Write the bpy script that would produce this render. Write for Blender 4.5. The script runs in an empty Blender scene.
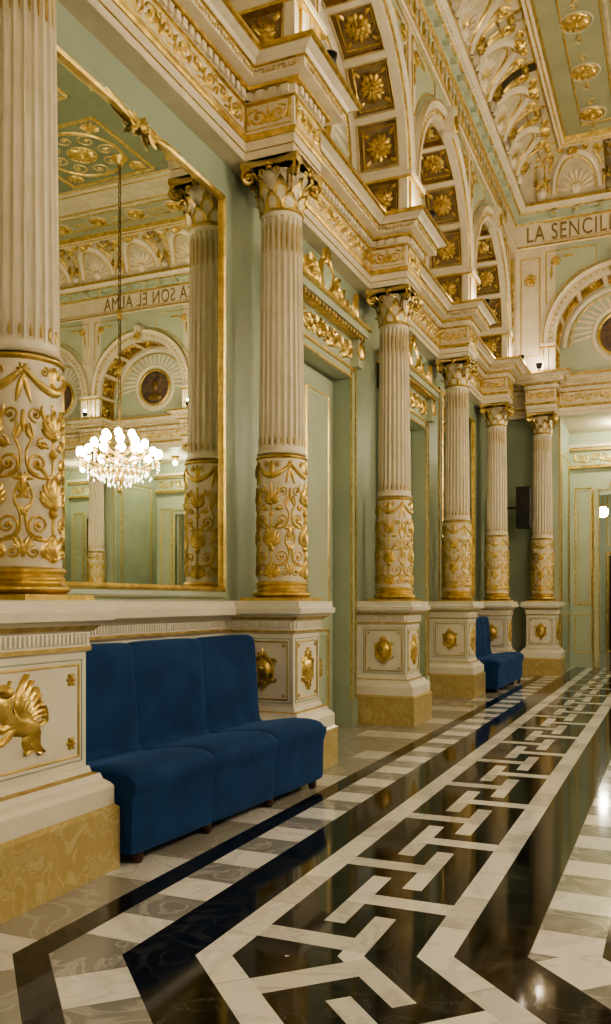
import bpy, bmesh, math, random
from math import sin, cos, pi, sqrt
from mathutils import Vector, Matrix
random.seed(4)
# ------------------------------------------------------------ constants
XL, XR, YE, YB = -2.94, 9.22, 16.45, -3.81      # column axis lines of the four walls
SS, SE = 3.02, 2.72                             # bay spacing sides / ends
LCOL = [15.38-SS*k for k in range(7)]
ECOL = [-2.30+SE*k for k in range(5)]
IN, OUT, BW = -0.20, 0.22, 0.26
ZC = 4.84; ZT = 5.52; ZU = 7.92
UP = .16                                         # plane of upper frieze
# ------------------------------------------------------------ materials
M = {}
def newmat(name):
    m = bpy.data.materials.new(name); m.use_nodes = True
    M[name] = m
    nt = m.node_tree
    return m, nt, nt.nodes['Principled BSDF']
def paint(name, c, rough=.5, var=.12, metallic=0, scale=6, bump=.0, c2=None, spec=.5):
    m, nt, b = newmat(name)
    tc = nt.nodes.new('ShaderNodeTexCoord')
    n = nt.nodes.new('ShaderNodeTexNoise'); n.inputs['Scale'].default_value = scale; n.inputs['Detail'].default_value = 6
    nt.links.new(tc.outputs['Object'], n.inputs['Vector'])
    r = nt.nodes.new('ShaderNodeValToRGB')
    c2 = c2 or tuple(x*(1-var*2) for x in c)
    r.color_ramp.elements[0].position = .3; r.color_ramp.elements[1].position = .65
    r.color_ramp.elements[0].color = (*c2, 1); r.color_ramp.elements[1].color = (*c, 1)
    nt.links.new(n.outputs['Fac'], r.inputs['Fac']); nt.links.new(r.outputs['Color'], b.inputs['Base Color'])
    b.inputs['Roughness'].default_value = rough; b.inputs['Metallic'].default_value = metallic
    b.inputs['Specular IOR Level'].default_value = spec
    if bump:
        bp = nt.nodes.new('ShaderNodeBump'); bp.inputs['Strength'].default_value = bump; bp.inputs['Distance'].default_value = .01
        n2 = nt.nodes.new('ShaderNodeTexNoise'); n2.inputs['Scale'].default_value = scale*8
        nt.links.new(tc.outputs['Object'], n2.inputs['Vector'])
        nt.links.new(n2.outputs['Fac'], bp.inputs['Height']); nt.links.new(bp.outputs['Normal'], b.inputs['Normal'])
    return m, nt, b
def marble(name, c, vein, rough=.07, scale=1.6, amt=.5, ior=1.5):
    m, nt, b = newmat(name)
    tc = nt.nodes.new('ShaderNodeTexCoord')
    n = nt.nodes.new('ShaderNodeTexNoise'); n.inputs['Scale'].default_value = scale; n.inputs['Detail'].default_value = 9
    n.inputs['Distortion'].default_value = 1.6
    nt.links.new(tc.outputs['Object'], n.inputs['Vector'])
    r = nt.nodes.new('ShaderNodeValToRGB'); e = r.color_ramp.elements
    e[0].position = .36; e[1].position = .64
    e[0].color = (*[a*(1-amt*.4)+v*amt*.4 for a, v in zip(c, vein)], 1); e[1].color = (*c, 1)
    k = e.new(.5); k.color = (*[a*(1-amt)+v*amt for a, v in zip(c, vein)], 1)
    k = e.new(.46); k.color = (*c, 1); k = e.new(.54); k.color = (*c, 1)
    nt.links.new(n.outputs['Fac'], r.inputs['Fac']); nt.links.new(r.outputs['Color'], b.inputs['Base Color'])
    b.inputs['Roughness'].default_value = rough
    b.inputs['IOR'].default_value = ior
    return m
paint('cream', (.71, .64, .49), .42, .07)
paint('white', (.75, .71, .61), .4, .04)
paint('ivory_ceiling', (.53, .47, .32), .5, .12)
paint('green', (.34, .41, .31), .4, .08, scale=2)
paint('green_light', (.44, .50, .38), .4, .06, scale=2)
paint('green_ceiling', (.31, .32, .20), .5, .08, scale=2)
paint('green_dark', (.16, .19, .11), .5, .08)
paint('gold', (.80, .60, .23), .30, .22, .88, 14, .3, c2=(.46, .33, .10))
paint('gold_soft', (.62, .48, .21), .4, .2, .6, 14, .3, c2=(.40, .29, .11))
paint('bronze', (.22, .14, .05), .4, .2, .5)
paint('coffer_ground', (.30, .22, .11), .5, .2)
paint('letter', (.34, .24, .10), .5, .2, .3)
paint('portrait', (.16, .10, .06), .5, .4, scale=9, c2=(.03, .03, .04))
paint('joint', (.16, .15, .13), .4)
marble('stone', (.44, .34, .15), (.64, .55, .34), .22, 5, .5)
marble('marble_white', (.86, .86, .85), (.50, .50, .51), .08, 1.7, .4)
marble('marble_white2', (.70, .70, .69), (.40, .40, .41), .08, 2.3, .5)
marble('marble_grey', (.27, .27, .27), (.58, .58, .57), .08, 3, .6)
marble('marble_pale', (.33, .32, .29), (.55, .54, .49), .12, 2.2, .5)
marble('marble_black', (.007, .0068, .0065), (.14, .135, .13), .065, 3.5, .28, 1.42)
m, nt, b = paint('velvet', (.016, .056, .165), .85, .2, scale=4, bump=.2, c2=(.010, .035, .11), spec=.15)
b.inputs['Sheen Weight'].default_value = .5; b.inputs['Sheen Tint'].default_value = (.13, .27, .65, 1); b.inputs['Sheen Roughness'].default_value = .35
paint('dark_wood', (.05, .02, .012), .35)
paint('black_plastic', (.006, .006, .007), .45)
m, nt, b = newmat('mirror_glass'); b.inputs['Metallic'].default_value = 1; b.inputs['Roughness'].default_value = .0
b.inputs['Base Color'].default_value = (.78, .81, .73, 1)
LC = (1, .845, .64)
m, nt, b = newmat('bulb'); b.inputs['Base Color'].default_value = (1, .9, .7, 1)
b.inputs['Emission Color'].default_value = (*LC, 1); b.inputs['Emission Strength'].default_value = 125
m, nt, b = newmat('opal_globe'); b.inputs['Base Color'].default_value = (1, .95, .85, 1)
b.inputs['Emission Color'].default_value = (1, .9, .7, 1); b.inputs['Emission Strength'].default_value = 90
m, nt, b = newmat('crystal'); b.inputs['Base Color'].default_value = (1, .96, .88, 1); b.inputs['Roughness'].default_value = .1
b.inputs['Emission Color'].default_value = (1, .88, .68, 1); b.inputs['Emission Strength'].default_value = 5.5; b.inputs['Metallic'].default_value = .3  # emission puts the chandelier's glow into the drops; the bulbs are the lamps

# ------------------------------------------------------------ mesh builder
class MB:
    def __init__(s): s.v = []; s.f = []; s.m = []; s.s = []
    def add(s, vs, fs, mat, smooth=False):
        o = len(s.v); s.v += [tuple(v) for v in vs]
        for i, f in enumerate(fs):
            s.f.append([o+k for k in f]); s.m.append(mat if isinstance(mat, str) else mat[i]); s.s.append(smooth)
    def box(s, x0, x1, y0, y1, z0, z1, mat):
        v = [(x, y, z) for x in (x0, x1) for y in (y0, y1) for z in (z0, z1)]
        s.add(v, [(0, 1, 3, 2), (4, 6, 7, 5), (0, 4, 5, 1), (2, 3, 7, 6), (0, 2, 6, 4), (1, 5, 7, 3)], mat)
    def lathe(s, prof, mat, n=32, cx=0, cy=0, smooth=True):
        vs = []; fs = []; ms = []
        for r, z in prof:
            for k in range(n):
                a = 2*pi*k/n; vs.append((cx+r*cos(a), cy+r*sin(a), z))
        for i in range(len(prof)-1):
            for k in range(n):
                fs.append((i*n+k, i*n+(k+1) % n, (i+1)*n+(k+1) % n, (i+1)*n+k)); ms.append(mat if isinstance(mat, str) else mat[i])
        s.add(vs, fs, ms, smooth)
    def sweep(s, path, prof, mats, side=1, closed=False, smooth=False):
        n = len(path); rows = []
        for i in range(n):
            p = path[i]
            def nr(a, b):
                dx, dy = b[0]-a[0], b[1]-a[1]; l = sqrt(dx*dx+dy*dy)
                return (-dy/l*side, dx/l*side)
            if closed: n1 = nr(path[i-1], p); n2 = nr(p, path[(i+1) % n])
            else:
                n1 = nr(path[i-1], p) if i > 0 else None; n2 = nr(p, path[i+1]) if i < n-1 else None
                n1 = n1 or n2; n2 = n2 or n1
            if abs(n1[0]*n2[0]+n1[1]*n2[1]-1) < 1e-4: o = n1
            else: o = (n1[0]+n2[0], n1[1]+n2[1])
            rows.append([(p[0]+o[0]*d, p[1]+o[1]*d, z) for d, z in prof])
        k = len(prof); vs = [v for r in rows for v in r]; fs = []; ms = []
        for i in range(n if closed else n-1):
            j = (i+1) % n
            for q in range(k-1):
                fs.append((i*k+q, j*k+q, j*k+q+1, i*k+q+1)); ms.append(mats if isinstance(mats, str) else mats[q])
        s.add(vs, fs, ms, smooth)
    def grid(s, mp, a0, a1, b0, b1, h, mat, na=3, nb=1, smooth=False):
        vs = [mp(a0+(a1-a0)*i/na, b0+(b1-b0)*j/nb, h) for i in range(na+1) for j in range(nb+1)]
        s.add(vs, [(i*(nb+1)+j, (i+1)*(nb+1)+j, (i+1)*(nb+1)+j+1, i*(nb+1)+j+1) for i in range(na) for j in range(nb)], mat, smooth)
    def mesh(s, name):
        me = bpy.data.meshes.new(name); me.from_pydata(s.v, [], s.f)
        names = []
        for x in s.m:
            if x not in names: names.append(x)
        for x in names: me.materials.append(M[x])
        idx = {x: i for i, x in enumerate(names)}
        me.polygons.foreach_set('material_index', [idx[x] for x in s.m])
        me.polygons.foreach_set('use_smooth', s.s)
        bm = bmesh.new(); bm.from_mesh(me); bmesh.ops.recalc_face_normals(bm, faces=bm.faces); bm.to_mesh(me); bm.free()
        me.update(); return me
def empty(name, loc=(0, 0, 0), rot=0):
    e = bpy.data.objects.new(name, None); e.location = loc; e.rotation_euler = (0, 0, rot); e.empty_display_size = .1
    bpy.context.collection.objects.link(e); return e
def obj(name, me, parent=None, loc=(0, 0, 0), rot=0):
    o = bpy.data.objects.new(name, me if not isinstance(me, MB) else me.mesh(name))
    o.location = loc; o.rotation_euler = (0, 0, rot)
    bpy.context.collection.objects.link(o)
    if parent: o.parent = parent
    return o
# ------------------------------------------------------------ relief ornament
def stroke(mb, mp, pts, w, h, mat):
    n = len(pts)
    if not callable(w):
        w0, w1 = (w if isinstance(w, tuple) else (w, w)); wf = lambda t: w0+(w1-w0)*t
    else: wf = w
    vs = []
    for i, p in enumerate(pts):
        a = pts[max(i-1, 0)]; c = pts[min(i+1, n-1)]
        dx, dy = c[0]-a[0], c[1]-a[1]; l = sqrt(dx*dx+dy*dy) or 1
        nx, ny = -dy/l, dx/l; ww = wf(i/(n-1))/2
        vs += [mp(p[0]+nx*ww, p[1]+ny*ww, 0), mp(p[0], p[1], h), mp(p[0]-nx*ww, p[1]-ny*ww, 0)]
    fs = []
    for i in range(n-1):
        fs += [(3*i, 3*i+1, 3*i+4, 3*i+3), (3*i+1, 3*i+2, 3*i+5, 3*i+4)]
    mb.add(vs, fs, mat, True)
def dome(mb, mp, cx, cy, r, h, mat, ry=None, n=10):
    ry = ry or r; vs = []; fs = []
    for q, (k, z) in enumerate(((1, 0), (.8, .6), (.45, .92))):
        for i in range(n): vs.append(mp(cx+r*k*cos(2*pi*i/n), cy+ry*k*sin(2*pi*i/n), h*z))
    vs.append(mp(cx, cy, h))
    for q in range(2):
        for i in range(n): fs.append((q*n+i, q*n+(i+1) % n, (q+1)*n+(i+1) % n, (q+1)*n+i))
    for i in range(n): fs.append((2*n+i, 2*n+(i+1) % n, 3*n))
    mb.add(vs, fs, mat, True)
def ring(mb, mp, cx, cy, r, w, h, mat, ry=None, n=24):
    ry = ry or r
    stroke(mb, mp, [(cx+r*cos(2*pi*i/n), cy+ry*sin(2*pi*i/n)) for i in range(n+1)], w, h, mat)
def leaf(mb, mp, cx, cy, a, L, W, h, mat, bend=.0):
    pts = []; x, y = cx, cy
    for i in range(6):
        pts.append((x, y)); x += cos(a)*L/5; y += sin(a)*L/5; a += bend/5
    stroke(mb, mp, pts, lambda t: W*(.15+.85*sin(pi*min(1, .1+.9*t))), h, mat)
def scroll(mb, mp, cx, cy, r, a0, turns, d, w, h, mat, n=15):
    pts = []
    for i in range(n+1):
        t = i/n; a = a0+d*2*pi*turns*t; q = r*(1-.78*t)
        pts.append((cx+q*cos(a), cy+q*sin(a)))
    stroke(mb, mp, pts, (w, w*.6), h, mat); dome(mb, mp, cx, cy, r*.24, h*1.2, mat, n=7)
def rosette(mb, mp, cx, cy, r, h, mat, n=8, rim=True):
    for k in range(n): leaf(mb, mp, cx+r*.15*cos(2*pi*k/n), cy+r*.15*sin(2*pi*k/n), 2*pi*k/n, r*.8, r*.55, h*.8, mat)
    dome(mb, mp, cx, cy, r*.3, h*1.5, mat)
    if rim: ring(mb, mp, cx, cy, r*1.02, r*.16, h*.5, mat, n=20)
def palmette(mb, mp, cx, cy, a, s, h, mat, n=7):
    for k in range(n):
        q = (k-(n-1)/2)/((n-1)/2)
        leaf(mb, mp, cx, cy, a+q*1.35, s*(1-.4*abs(q)), s*.24, h, mat, -q*.7)
    dome(mb, mp, cx, cy, s*.14, h*1.4, mat, n=7)
def rinceau(mb, mp, x0, x1, yc, H, h, mat, k=1.05):
    n = max(2, int(round((x1-x0)/(H*k)))); n += n % 2; u = (x1-x0)/n
    for i in range(n):
        sgn = 1 if i < n/2 else -1
        cx = x0+u*(i+.5); up = 1 if i % 2 else -1
        if sgn < 0: up = 1 if (n-1-i) % 2 else -1
        scroll(mb, mp, cx, yc, H*.36, (pi if sgn > 0 else 0)+.2, 1.35, -up*sgn, H*.14, h, mat)
        px = cx-sgn*u*.5
        leaf(mb, mp, px, yc-up*H*.1, up*pi/2*1.0, H*.46, H*.2, h, mat, sgn*.8)
        leaf(mb, mp, px, yc-up*H*.1, -up*pi/2*.8, H*.42, H*.2, h, mat, -sgn*.8)
        leaf(mb, mp, cx, yc+up*H*.34, (0 if sgn > 0 else pi), u*.5, H*.15, h, mat, -up*.8*sgn)
        leaf(mb, mp, cx, yc-up*H*.34, (pi if sgn > 0 else 0), u*.4, H*.13, h, mat, -up*.8*sgn)
    palmette(mb, mp, (x0+x1)/2, yc-H*.3, pi/2, H*.7, h*1.2, mat, 5)
def vpanel(mb, mp, cx, y0, y1, w, h, mat):
    H = y1-y0; sw = w*.07
    stroke(mb, mp, [(cx, y0), (cx, y1)], sw, h, mat)
    n = max(2, int(round(H/(w*.62))))
    for i in range(n):
        y = y0+H*(i+.5)/n; r = w*(.21 if i % 2 == 0 else .16)
        for s in (-1, 1):
            up = 1 if i % 2 == 0 else -1
            scroll(mb, mp, cx+s*w*.25, y, r, (pi if s > 0 else 0)-up*s*.6, 1.3, up*s*-1, sw*1.3, h, mat, 12)
            leaf(mb, mp, cx+s*w*.03, y-H/n*.4, pi/2-s*.9, w*.34, w*.11, h, mat, s*.6)
            leaf(mb, mp, cx+s*w*.36, y+H/n*.3, pi/2+s*.5, w*.2, w*.09, h, mat, -s*1)
        palmette(mb, mp, cx, y-H/n*.25, pi/2, w*.24, h*1.3, mat, 5)
def arabesque(mb, mp, cx, y0, w, h, mat):
    """column drum motif, .80 m tall, symmetric about cx, width w"""
    k = w/.30
    S = lambda x, y, r, a, t, d, ww=.017: scroll(mb, mp, cx+x*k, y0+y, r, a, t, d, ww, h, mat, 14)
    stroke(mb, mp, [(cx, y0), (cx, y0+.76)], (.016, .010), h, mat)
    palmette(mb, mp, cx, y0+.27, pi/2, .15, h*1.6, mat, 9)
    palmette(mb, mp, cx, y0+.60, pi/2, .13, h*1.6, mat, 7)
    palmette(mb, mp, cx, y0+.02, pi/2, .12, h*1.6, mat, 7)
    dome(mb, mp, cx, y0+.24, .026, h*2, mat); dome(mb, mp, cx, y0+.52, .022, h*2, mat)
    for s in (-1, 1):
        S(s*.080, .18, .058, -pi/2-s*.2, 1.5, s)
        S(s*.085, .47, .052, -pi/2, 1.5, s)
        S(s*.060, .565, .030, pi/2, 1.2, -s, .012)
        S(s*.095, .70, .036, -pi/2, 1.3, s, .014)
        S(s*.105, .055, .034, pi/2, 1.3, -s, .014)
        stroke(mb, mp, smoothp([(cx, y0+.13), (cx+s*.05*k, y0+.11), (cx+s*.12*k, y0+.13), (cx+s*.142*k, y0+.22), (cx+s*.11*k, y0+.31), (cx+s*.135*k, y0+.38)], 3), (.018, .012), h, mat)
        stroke(mb, mp, smoothp([(cx, y0+.42), (cx+s*.06*k, y0+.405), (cx+s*.125*k, y0+.43), (cx+s*.14*k, y0+.52), (cx+s*.11*k, y0+.60), (cx+s*.125*k, y0+.66)], 3), (.017, .010), h, mat)
        for (x, y, a, L, b) in ((.12, .31, .3, .08, 1), (.135, .22, 1.0, .09, -.6), (.11, .12, -.9, .08, -.8), (.13, .42, -.6, .08, .9), (.11, .58, .9, .08, .8), (.03, .40, 1.2, .09, -1.2), (.03, .55, .4, .07, -.8), (.02, .66, .7, .10, .9), (.04, .10, -.9, .08, -1), (.15, .33, 1.5, .10, .4), (.15, .03, 1.5, .10, -.4), (.15, .62, 1.5, .10, 0)):
            leaf(mb, mp, cx+s*x*k, y0+y, (a if s > 0 else pi-a), L, .028, h, mat, b*s)
def frame(mb, mp, x0, x1, y0, y1, w, h, mat):
    for a, b in (((x0-w/2, y0), (x1+w/2, y0)), ((x0-w/2, y1), (x1+w/2, y1)), ((x0, y0), (x0, y1)), ((x1, y0), (x1, y1))):
        stroke(mb, mp, [a, b], w, h, mat)
front = lambda o: (lambda s, t, h: (s, o+h, t))
# ------------------------------------------------------------ COLUMN
R0 = .194
def smoothp(p, k=4, closed=False):
    out = []; n = len(p)
    for i in range(n-1):
        a, b, c, d = p[max(i-1, 0)], p[i], p[i+1], p[min(i+2, n-1)]
        for j in range(k):
            t = j/k
            out.append(tuple(.5*((2*b[q])+(-a[q]+c[q])*t+(2*a[q]-5*b[q]+4*c[q]-d[q])*t*t+(-a[q]+3*b[q]-3*c[q]+d[q])*t**3) for q in range(2)))
    out.append(p[-1]); return out
shaft = MB()
shaft.lathe([(R0+.002, 1.50), (R0, 2.50)], 'cream', 40)
def torus_prof(r, z0, z1, b, k=6):
    return [(r+b*sin(pi*i/k), z0+(z1-z0)*i/k) for i in range(k+1)]
shaft.box(-.25, .25, -.25, .25, 1.355, 1.385, 'gold')
shaft.lathe(torus_prof(.205, 1.385, 1.44, .035)+torus_prof(.20, 1.445, 1.475, .012)+torus_prof(.198, 1.48, 1.515, .022), 'gold', 40)
shaft.lathe(torus_prof(.190, 2.485, 2.52, .022), 'gold', 40)
shaft.lathe(torus_prof(.190, 2.525, 2.55, .012), 'cream', 40)
NF = 22; per = 7; n = NF*per; rows = []
zr = [2.55, 2.58, 2.60, 2.64, 3.0, 3.5, 4.0, 4.36, 4.40, 4.42, 4.45]
dep = [0, 0, .6, 1, 1, 1, 1, 1, .6, 0, 0]
vs = []; fs = []
for z, dd in zip(zr, dep):
    R = .186-(z-2.55)/1.9*.020
    for k in range(n):
        q = (k % per)/(per-1); c = sqrt(max(0, 1-(2*q-1)**2)) if 0 < q < 1 else 0
        r = R-.022*c*dd; a = 2*pi*(k//per+((k % per)/per)*.98+.02)/NF
        vs.append((r*cos(a), r*sin(a), z))
for i in range(len(zr)-1):
    for k in range(n): fs.append((i*n+k, i*n+(k+1) % n, (i+1)*n+(k+1) % n, (i+1)*n+k))
shaft.add(vs, fs, 'cream', False)
shaft.lathe(torus_prof(.164, 4.45, 4.48, .02), 'gold', 32)
cyl = lambda R: (lambda s, t, h: ((R+h)*sin(s/R), (R+h)*cos(s/R), t))
orn = MB(); mp = cyl(R0+.001); per_w = 2*pi*R0/4
for k in range(4):
    c = per_w*k
    arabesque(orn, mp, c, 1.53, per_w*.98, .014, 'gold')
    stroke(orn, mp, [(c+per_w*(t-.5), 2.44-.09*sin(pi*t)) for t in [i/10 for i in range(11)]], lambda t: .018+.03*sin(pi*t), .022, 'gold')
    rosette(orn, mp, c+per_w*.5, 2.44, .034, .015, 'gold', 6, False)
    for s in (-1, 1): leaf(orn, mp, c+per_w*.5, 2.42, -pi/2+s*.25, .14, .03, .012, 'gold')
    leaf(orn, mp, c, 2.37, pi/2, .1, .05, .02, 'gold')
    for s in (-1, 1): scroll(orn, mp, c+s*.05, 2.44, .026, pi/2, 1.2, s, .012, .012, 'gold')
for k in range(NF):
    a = 2*pi*(k+.5)/NF
    for (z0, z1, R) in ((4.14, 4.36, .155), (2.60, 2.66, .176)):
        mpp = lambda s, t, h, a=a, R=R: ((R+h)*cos(a+s/R), (R+h)*sin(a+s/R), t)
        leaf(orn, mpp, 0, z0, pi/2, z1-z0, .016, .012, 'gold_soft')
# capital
cap = MB()
cap.lathe([(.160, 4.48), (.158, 4.6), (.175, 4.70), (.215, 4.765), (.2, 4.775)], 'cream', 32)
def acanthus(mb, a, z0, H, W, r0, flare, mat1, mat2):
    vs = []; fs = []; ms = []; nr, nc = 8, 4
    for i in range(nr+1):
        t = i/nr; z = z0+H*(t if t < .75 else .75+.25*sin((t-.75)/.25*pi*.75)*.8)
        r = r0+.006+flare*t**3; w = W*(sin(pi*(.25+.72*t)))*(1+.12*(i % 2))
        for j in range(nc+1):
            q = j/nc*2-1
            rr = r+.014*(1-q*q)-(.012 if abs(q) == .5 else 0); s = q*w/2
            vs.append((rr*cos(a)-s*sin(a), rr*sin(a)+s*cos(a), z-(.02*q*q)))
    for i in range(nr):
        for j in range(nc):
            fs.append((i*5+j, i*5+j+1, (i+1)*5+j+1, (i+1)*5+j)); ms.append(mat2 if i >= nr-3 or (j in (0, 3)) else mat1)
    mb.add(vs, fs, ms, True)
for k in range(8):
    acanthus(cap, 2*pi*k/8, 4.48, .13, .13, .16, .06, 'cream', 'gold')
    acanthus(cap, 2*pi*(k+.5)/8, 4.50, .22, .12, .158, .085, 'cream', 'gold')
for k in range(4):
    a = pi/4+k*pi/2
    for s in (-1, 1):
        mpp = lambda u, t, h, a=a, s=s: (u*cos(a)-s*(.012+h)*sin(a), u*sin(a)+s*(.012+h)*cos(a), t)
        scroll(cap, mpp, .285, 4.728, .062, pi*.6, 1.5, -1, .028, .018, 'gold')
        stroke(cap, mpp, [(.17, 4.62), (.19, 4.72), (.26, 4.79)], .024, .012, 'gold')
    b = k*pi/2
    mpp = lambda u, t, h, b=b: ((.235+h)*cos(b)-u*sin(b), (.235+h)*sin(b)+u*cos(b), t)
    rosette(cap, mpp, 0, 4.785, .045, .03, 'gold', 6, False)
    for s in (-1, 1): scroll(cap, mpp, s*.06, 4.735, .034, -pi/2, 1.2, s, .014, .012, 'gold')
ab = []
for k in range(4):
    for t in range(7):
        q = t/6*2-1; a = k*pi/2; u = q*.24; r = .20+.045*q*q
        ab.append((r*cos(a)-u*sin(a), r*sin(a)+u*cos(a)))
cap.sweep(ab, [(-.2, 4.775), (0, 4.775), (.008, 4.80), (.008, 4.84), (-.2, 4.84)], ['cream', 'gold', 'gold_soft', 'cream'], -1, True)
# pedestal
def make_pedestal(x0, x1, griffin=False):
    p = MB(); o = .22; b = -.36
    path = [(x0, b), (x0, o), (x1, o), (x1, b)]
    p.sweep(path, [(.12, 0), (.12, .31), (.10, .33)], 'stone')
    p.sweep(path, [(.10, .33), (.10, .42), (.085, .44), (.06, .46), (.05, .49), (.02, .50), (.012, .53), (0, .53), (0, 1.10), (.02, 1.11), (.02, 1.13), (.012, 1.14), (.012, 1.20), (.03, 1.21), (.055, 1.235), (.06, 1.25), (.10, 1.26), (.105, 1.30), (.085, 1.31), (.085, 1.355), (0, 1.36)],
            ['white']*4+['gold_soft']+['white']*4+['gold_soft']+['white']*3+['gold_soft']+['white']*4+['white']*2)
    p.box(x0, x1, b, o, 1.30, 1.358, 'white')
    p.box(x0-.05, x1+.05, b, o+.05, 1.30, 1.352, 'white')
    k = int((x1-x0)/.03)
    for i in range(k): p.box(x0+.03*i+.01, x0+.03*i+.027, o+.005, o+.026, 1.145, 1.195, 'white')
    for i in range(19):
        for s, xx in ((-1, x0), (1, x1)): p.box(min(xx, xx+s*.026), max(xx, xx+s*.026), b+.03*i+.01, b+.03*i+.027, 1.145, 1.195, 'white')
    faces = [(lambda s, t, h: (s, o+h, t), (x0+x1)/2, (x1-x0)/2, True),
             (lambda s, t, h: (x0-h, s, t), (b+.06+o)/2, .27, False), (lambda s, t, h: (x1+h, s, t), (b+.06+o)/2, .27, False)]
    for mp, c, hw, fr in faces:
        frame(p, mp, c-hw+.06, c+hw-.06, .59, 1.04, .014, .010, 'gold_soft')
        frame(p, mp, c-hw+.035, c+hw-.035, .565, 1.065, .008, .006, 'green')
        if fr and griffin:
            for sx in (-1, 1):
                for zz in (.66, .97): rosette(p, mp, c+sx*(hw-.12), zz, .035, .02, 'gold', 6, False)
            K = .86
            G = lambda pts, w, h=.03: stroke(p, mp, smoothp([(c-.045-a*K, .665+bb*K) for a, bb in pts], 4), w, h, 'gold')
            G([(.13, .10), (.06, .15), (-.02, .17), (-.07, .22)], lambda t: .10+.02*sin(pi*t), .05)
            G([(-.06, .19), (-.09, .26), (-.07, .32), (-.10, .345)], (.09, .055), .045)
            dome(p, mp, c-.045+.09*K, .665+.335*K, .036, .05, 'gold'); G([(-.11, .345), (-.15, .34), (-.155, .315)], (.03, .008), .03)
            G([(-.07, .35), (-.055, .39)], (.02, .004), .02)
            for q in range(7): leaf(p, mp, c-.045+.01-.010*q, .665+.15-.004*q, pi/2+.05+.16*q, .22-.016*q, .032, .035, 'gold', .6)
            G([(-.05, .16), (-.12, .14), (-.17, .17), (-.19, .15)], (.05, .02)); G([(-.03, .14), (-.09, .08), (-.14, .07), (-.16, .05)], (.05, .02))
            G([(.12, .12), (.07, .05), (.10, .01), (.05, -.01)], (.075, .02)); G([(.15, .10), (.15, .03), (.19, -.01), (.15, -.02)], (.07, .02))
            G([(.15, .13), (.21, .15), (.20, .23), (.15, .25), (.16, .30)], (.025, .015)); leaf(p, mp, c-.045-.145*K, .665+.26*K, pi/2, .06, .035, .03, 'gold')
        else:
            dome(p, mp, c, .815, .08, .04, 'gold', .105, 14); ring(p, mp, c, .815, .09, .024, .024, 'gold', .115)
            palmette(p, mp, c, .90, pi/2, .09, .03, 'gold', 5); palmette(p, mp, c, .73, -pi/2, .08, .03, 'gold', 5)
            for sx in (-1, 1):
                scroll(p, mp, c+sx*.085, .88, .034, 0, 1, sx, .018, .02, 'gold'); scroll(p, mp, c+sx*.08, .75, .034, 0, 1, -sx, .018, .02, 'gold')
                for zz in (.62, 1.01): rosette(p, mp, c+sx*(hw-.095), zz, .018, .012, 'gold_soft', 5, False)
            dome(p, mp, c, .83, .03, .05, 'gold_soft')
    return p.mesh('pedestal')
ped = make_pedestal(-.26, .26); ped1 = make_pedestal(-.22, .86, True)
# block of entablature above each column
blk = MB()
blk.box(-BW+.005, BW-.005, -.62, OUT-.005, ZC, ZT-.005, 'cream')
def dentils(mb, x0, x1, fn):
    k = max(1, int((x1-x0)/.085)); u = (x1-x0)/k
    for i in range(k): fn(x0+u*i+u*.2, x0+u*i+u*.8)
dentils(blk, -BW, BW, lambda a, b: blk.box(a, b, OUT, OUT+.06, 5.275, 5.335, 'cream'))
for s in (-1, 1):
    dentils(blk, IN, OUT, lambda a, b: blk.box(min(s*BW, s*(BW+.06)), max(s*BW, s*(BW+.06)), a, b, 5.275, 5.335, 'cream'))
    mps = lambda u, t, h, s=s: (s*(BW+.012+h), u, t)
    rinceau(blk, mps, IN+.03, OUT-.03, 5.155, .17, .016, 'gold'); frame(blk, mps, IN+.02, OUT-.02, 5.06, 5.25, .01, .01, 'gold')
    rinceau(blk, lambda u, t, h, s=s: (s*(BW+.162+h), u, t), IN+.03, OUT+.12, 5.405, .05, .01, 'gold_soft', 1.6)
rinceau(blk, front(OUT+.012), -BW+.03, BW-.03, 5.155, .17, .016, 'gold'); frame(blk, front(OUT+.012), -BW+.02, BW-.02, 5.06, 5.25, .01, .01, 'gold')
rinceau(blk, front(OUT+.162), -BW-.1, BW+.1, 5.405, .05, .01, 'gold_soft', 1.6)
me_shaft, me_orn, me_cap, me_blk = shaft.mesh('shaft'), orn.mesh('gold_arabesque'), cap.mesh('capital'), blk.mesh('entablature_block')
def column(x, y, rot, wide=False):
    e = empty('column', (x, y, 0), rot)
    obj('pedestal', ped1 if wide else ped, e); obj('shaft', me_shaft, e); obj('gold_arabesque', me_orn, e)
    obj('capital', me_cap, e); obj('entablature_block', me_blk, e)
RL, RE, RR, RB = -pi/2, pi, pi/2, 0
for i, y in enumerate(LCOL):
    column(XL, y, RL, i == 4); column(XR, y, RR)
for x in ECOL: column(x, YE, RE); column(x, YB, RB)
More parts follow.
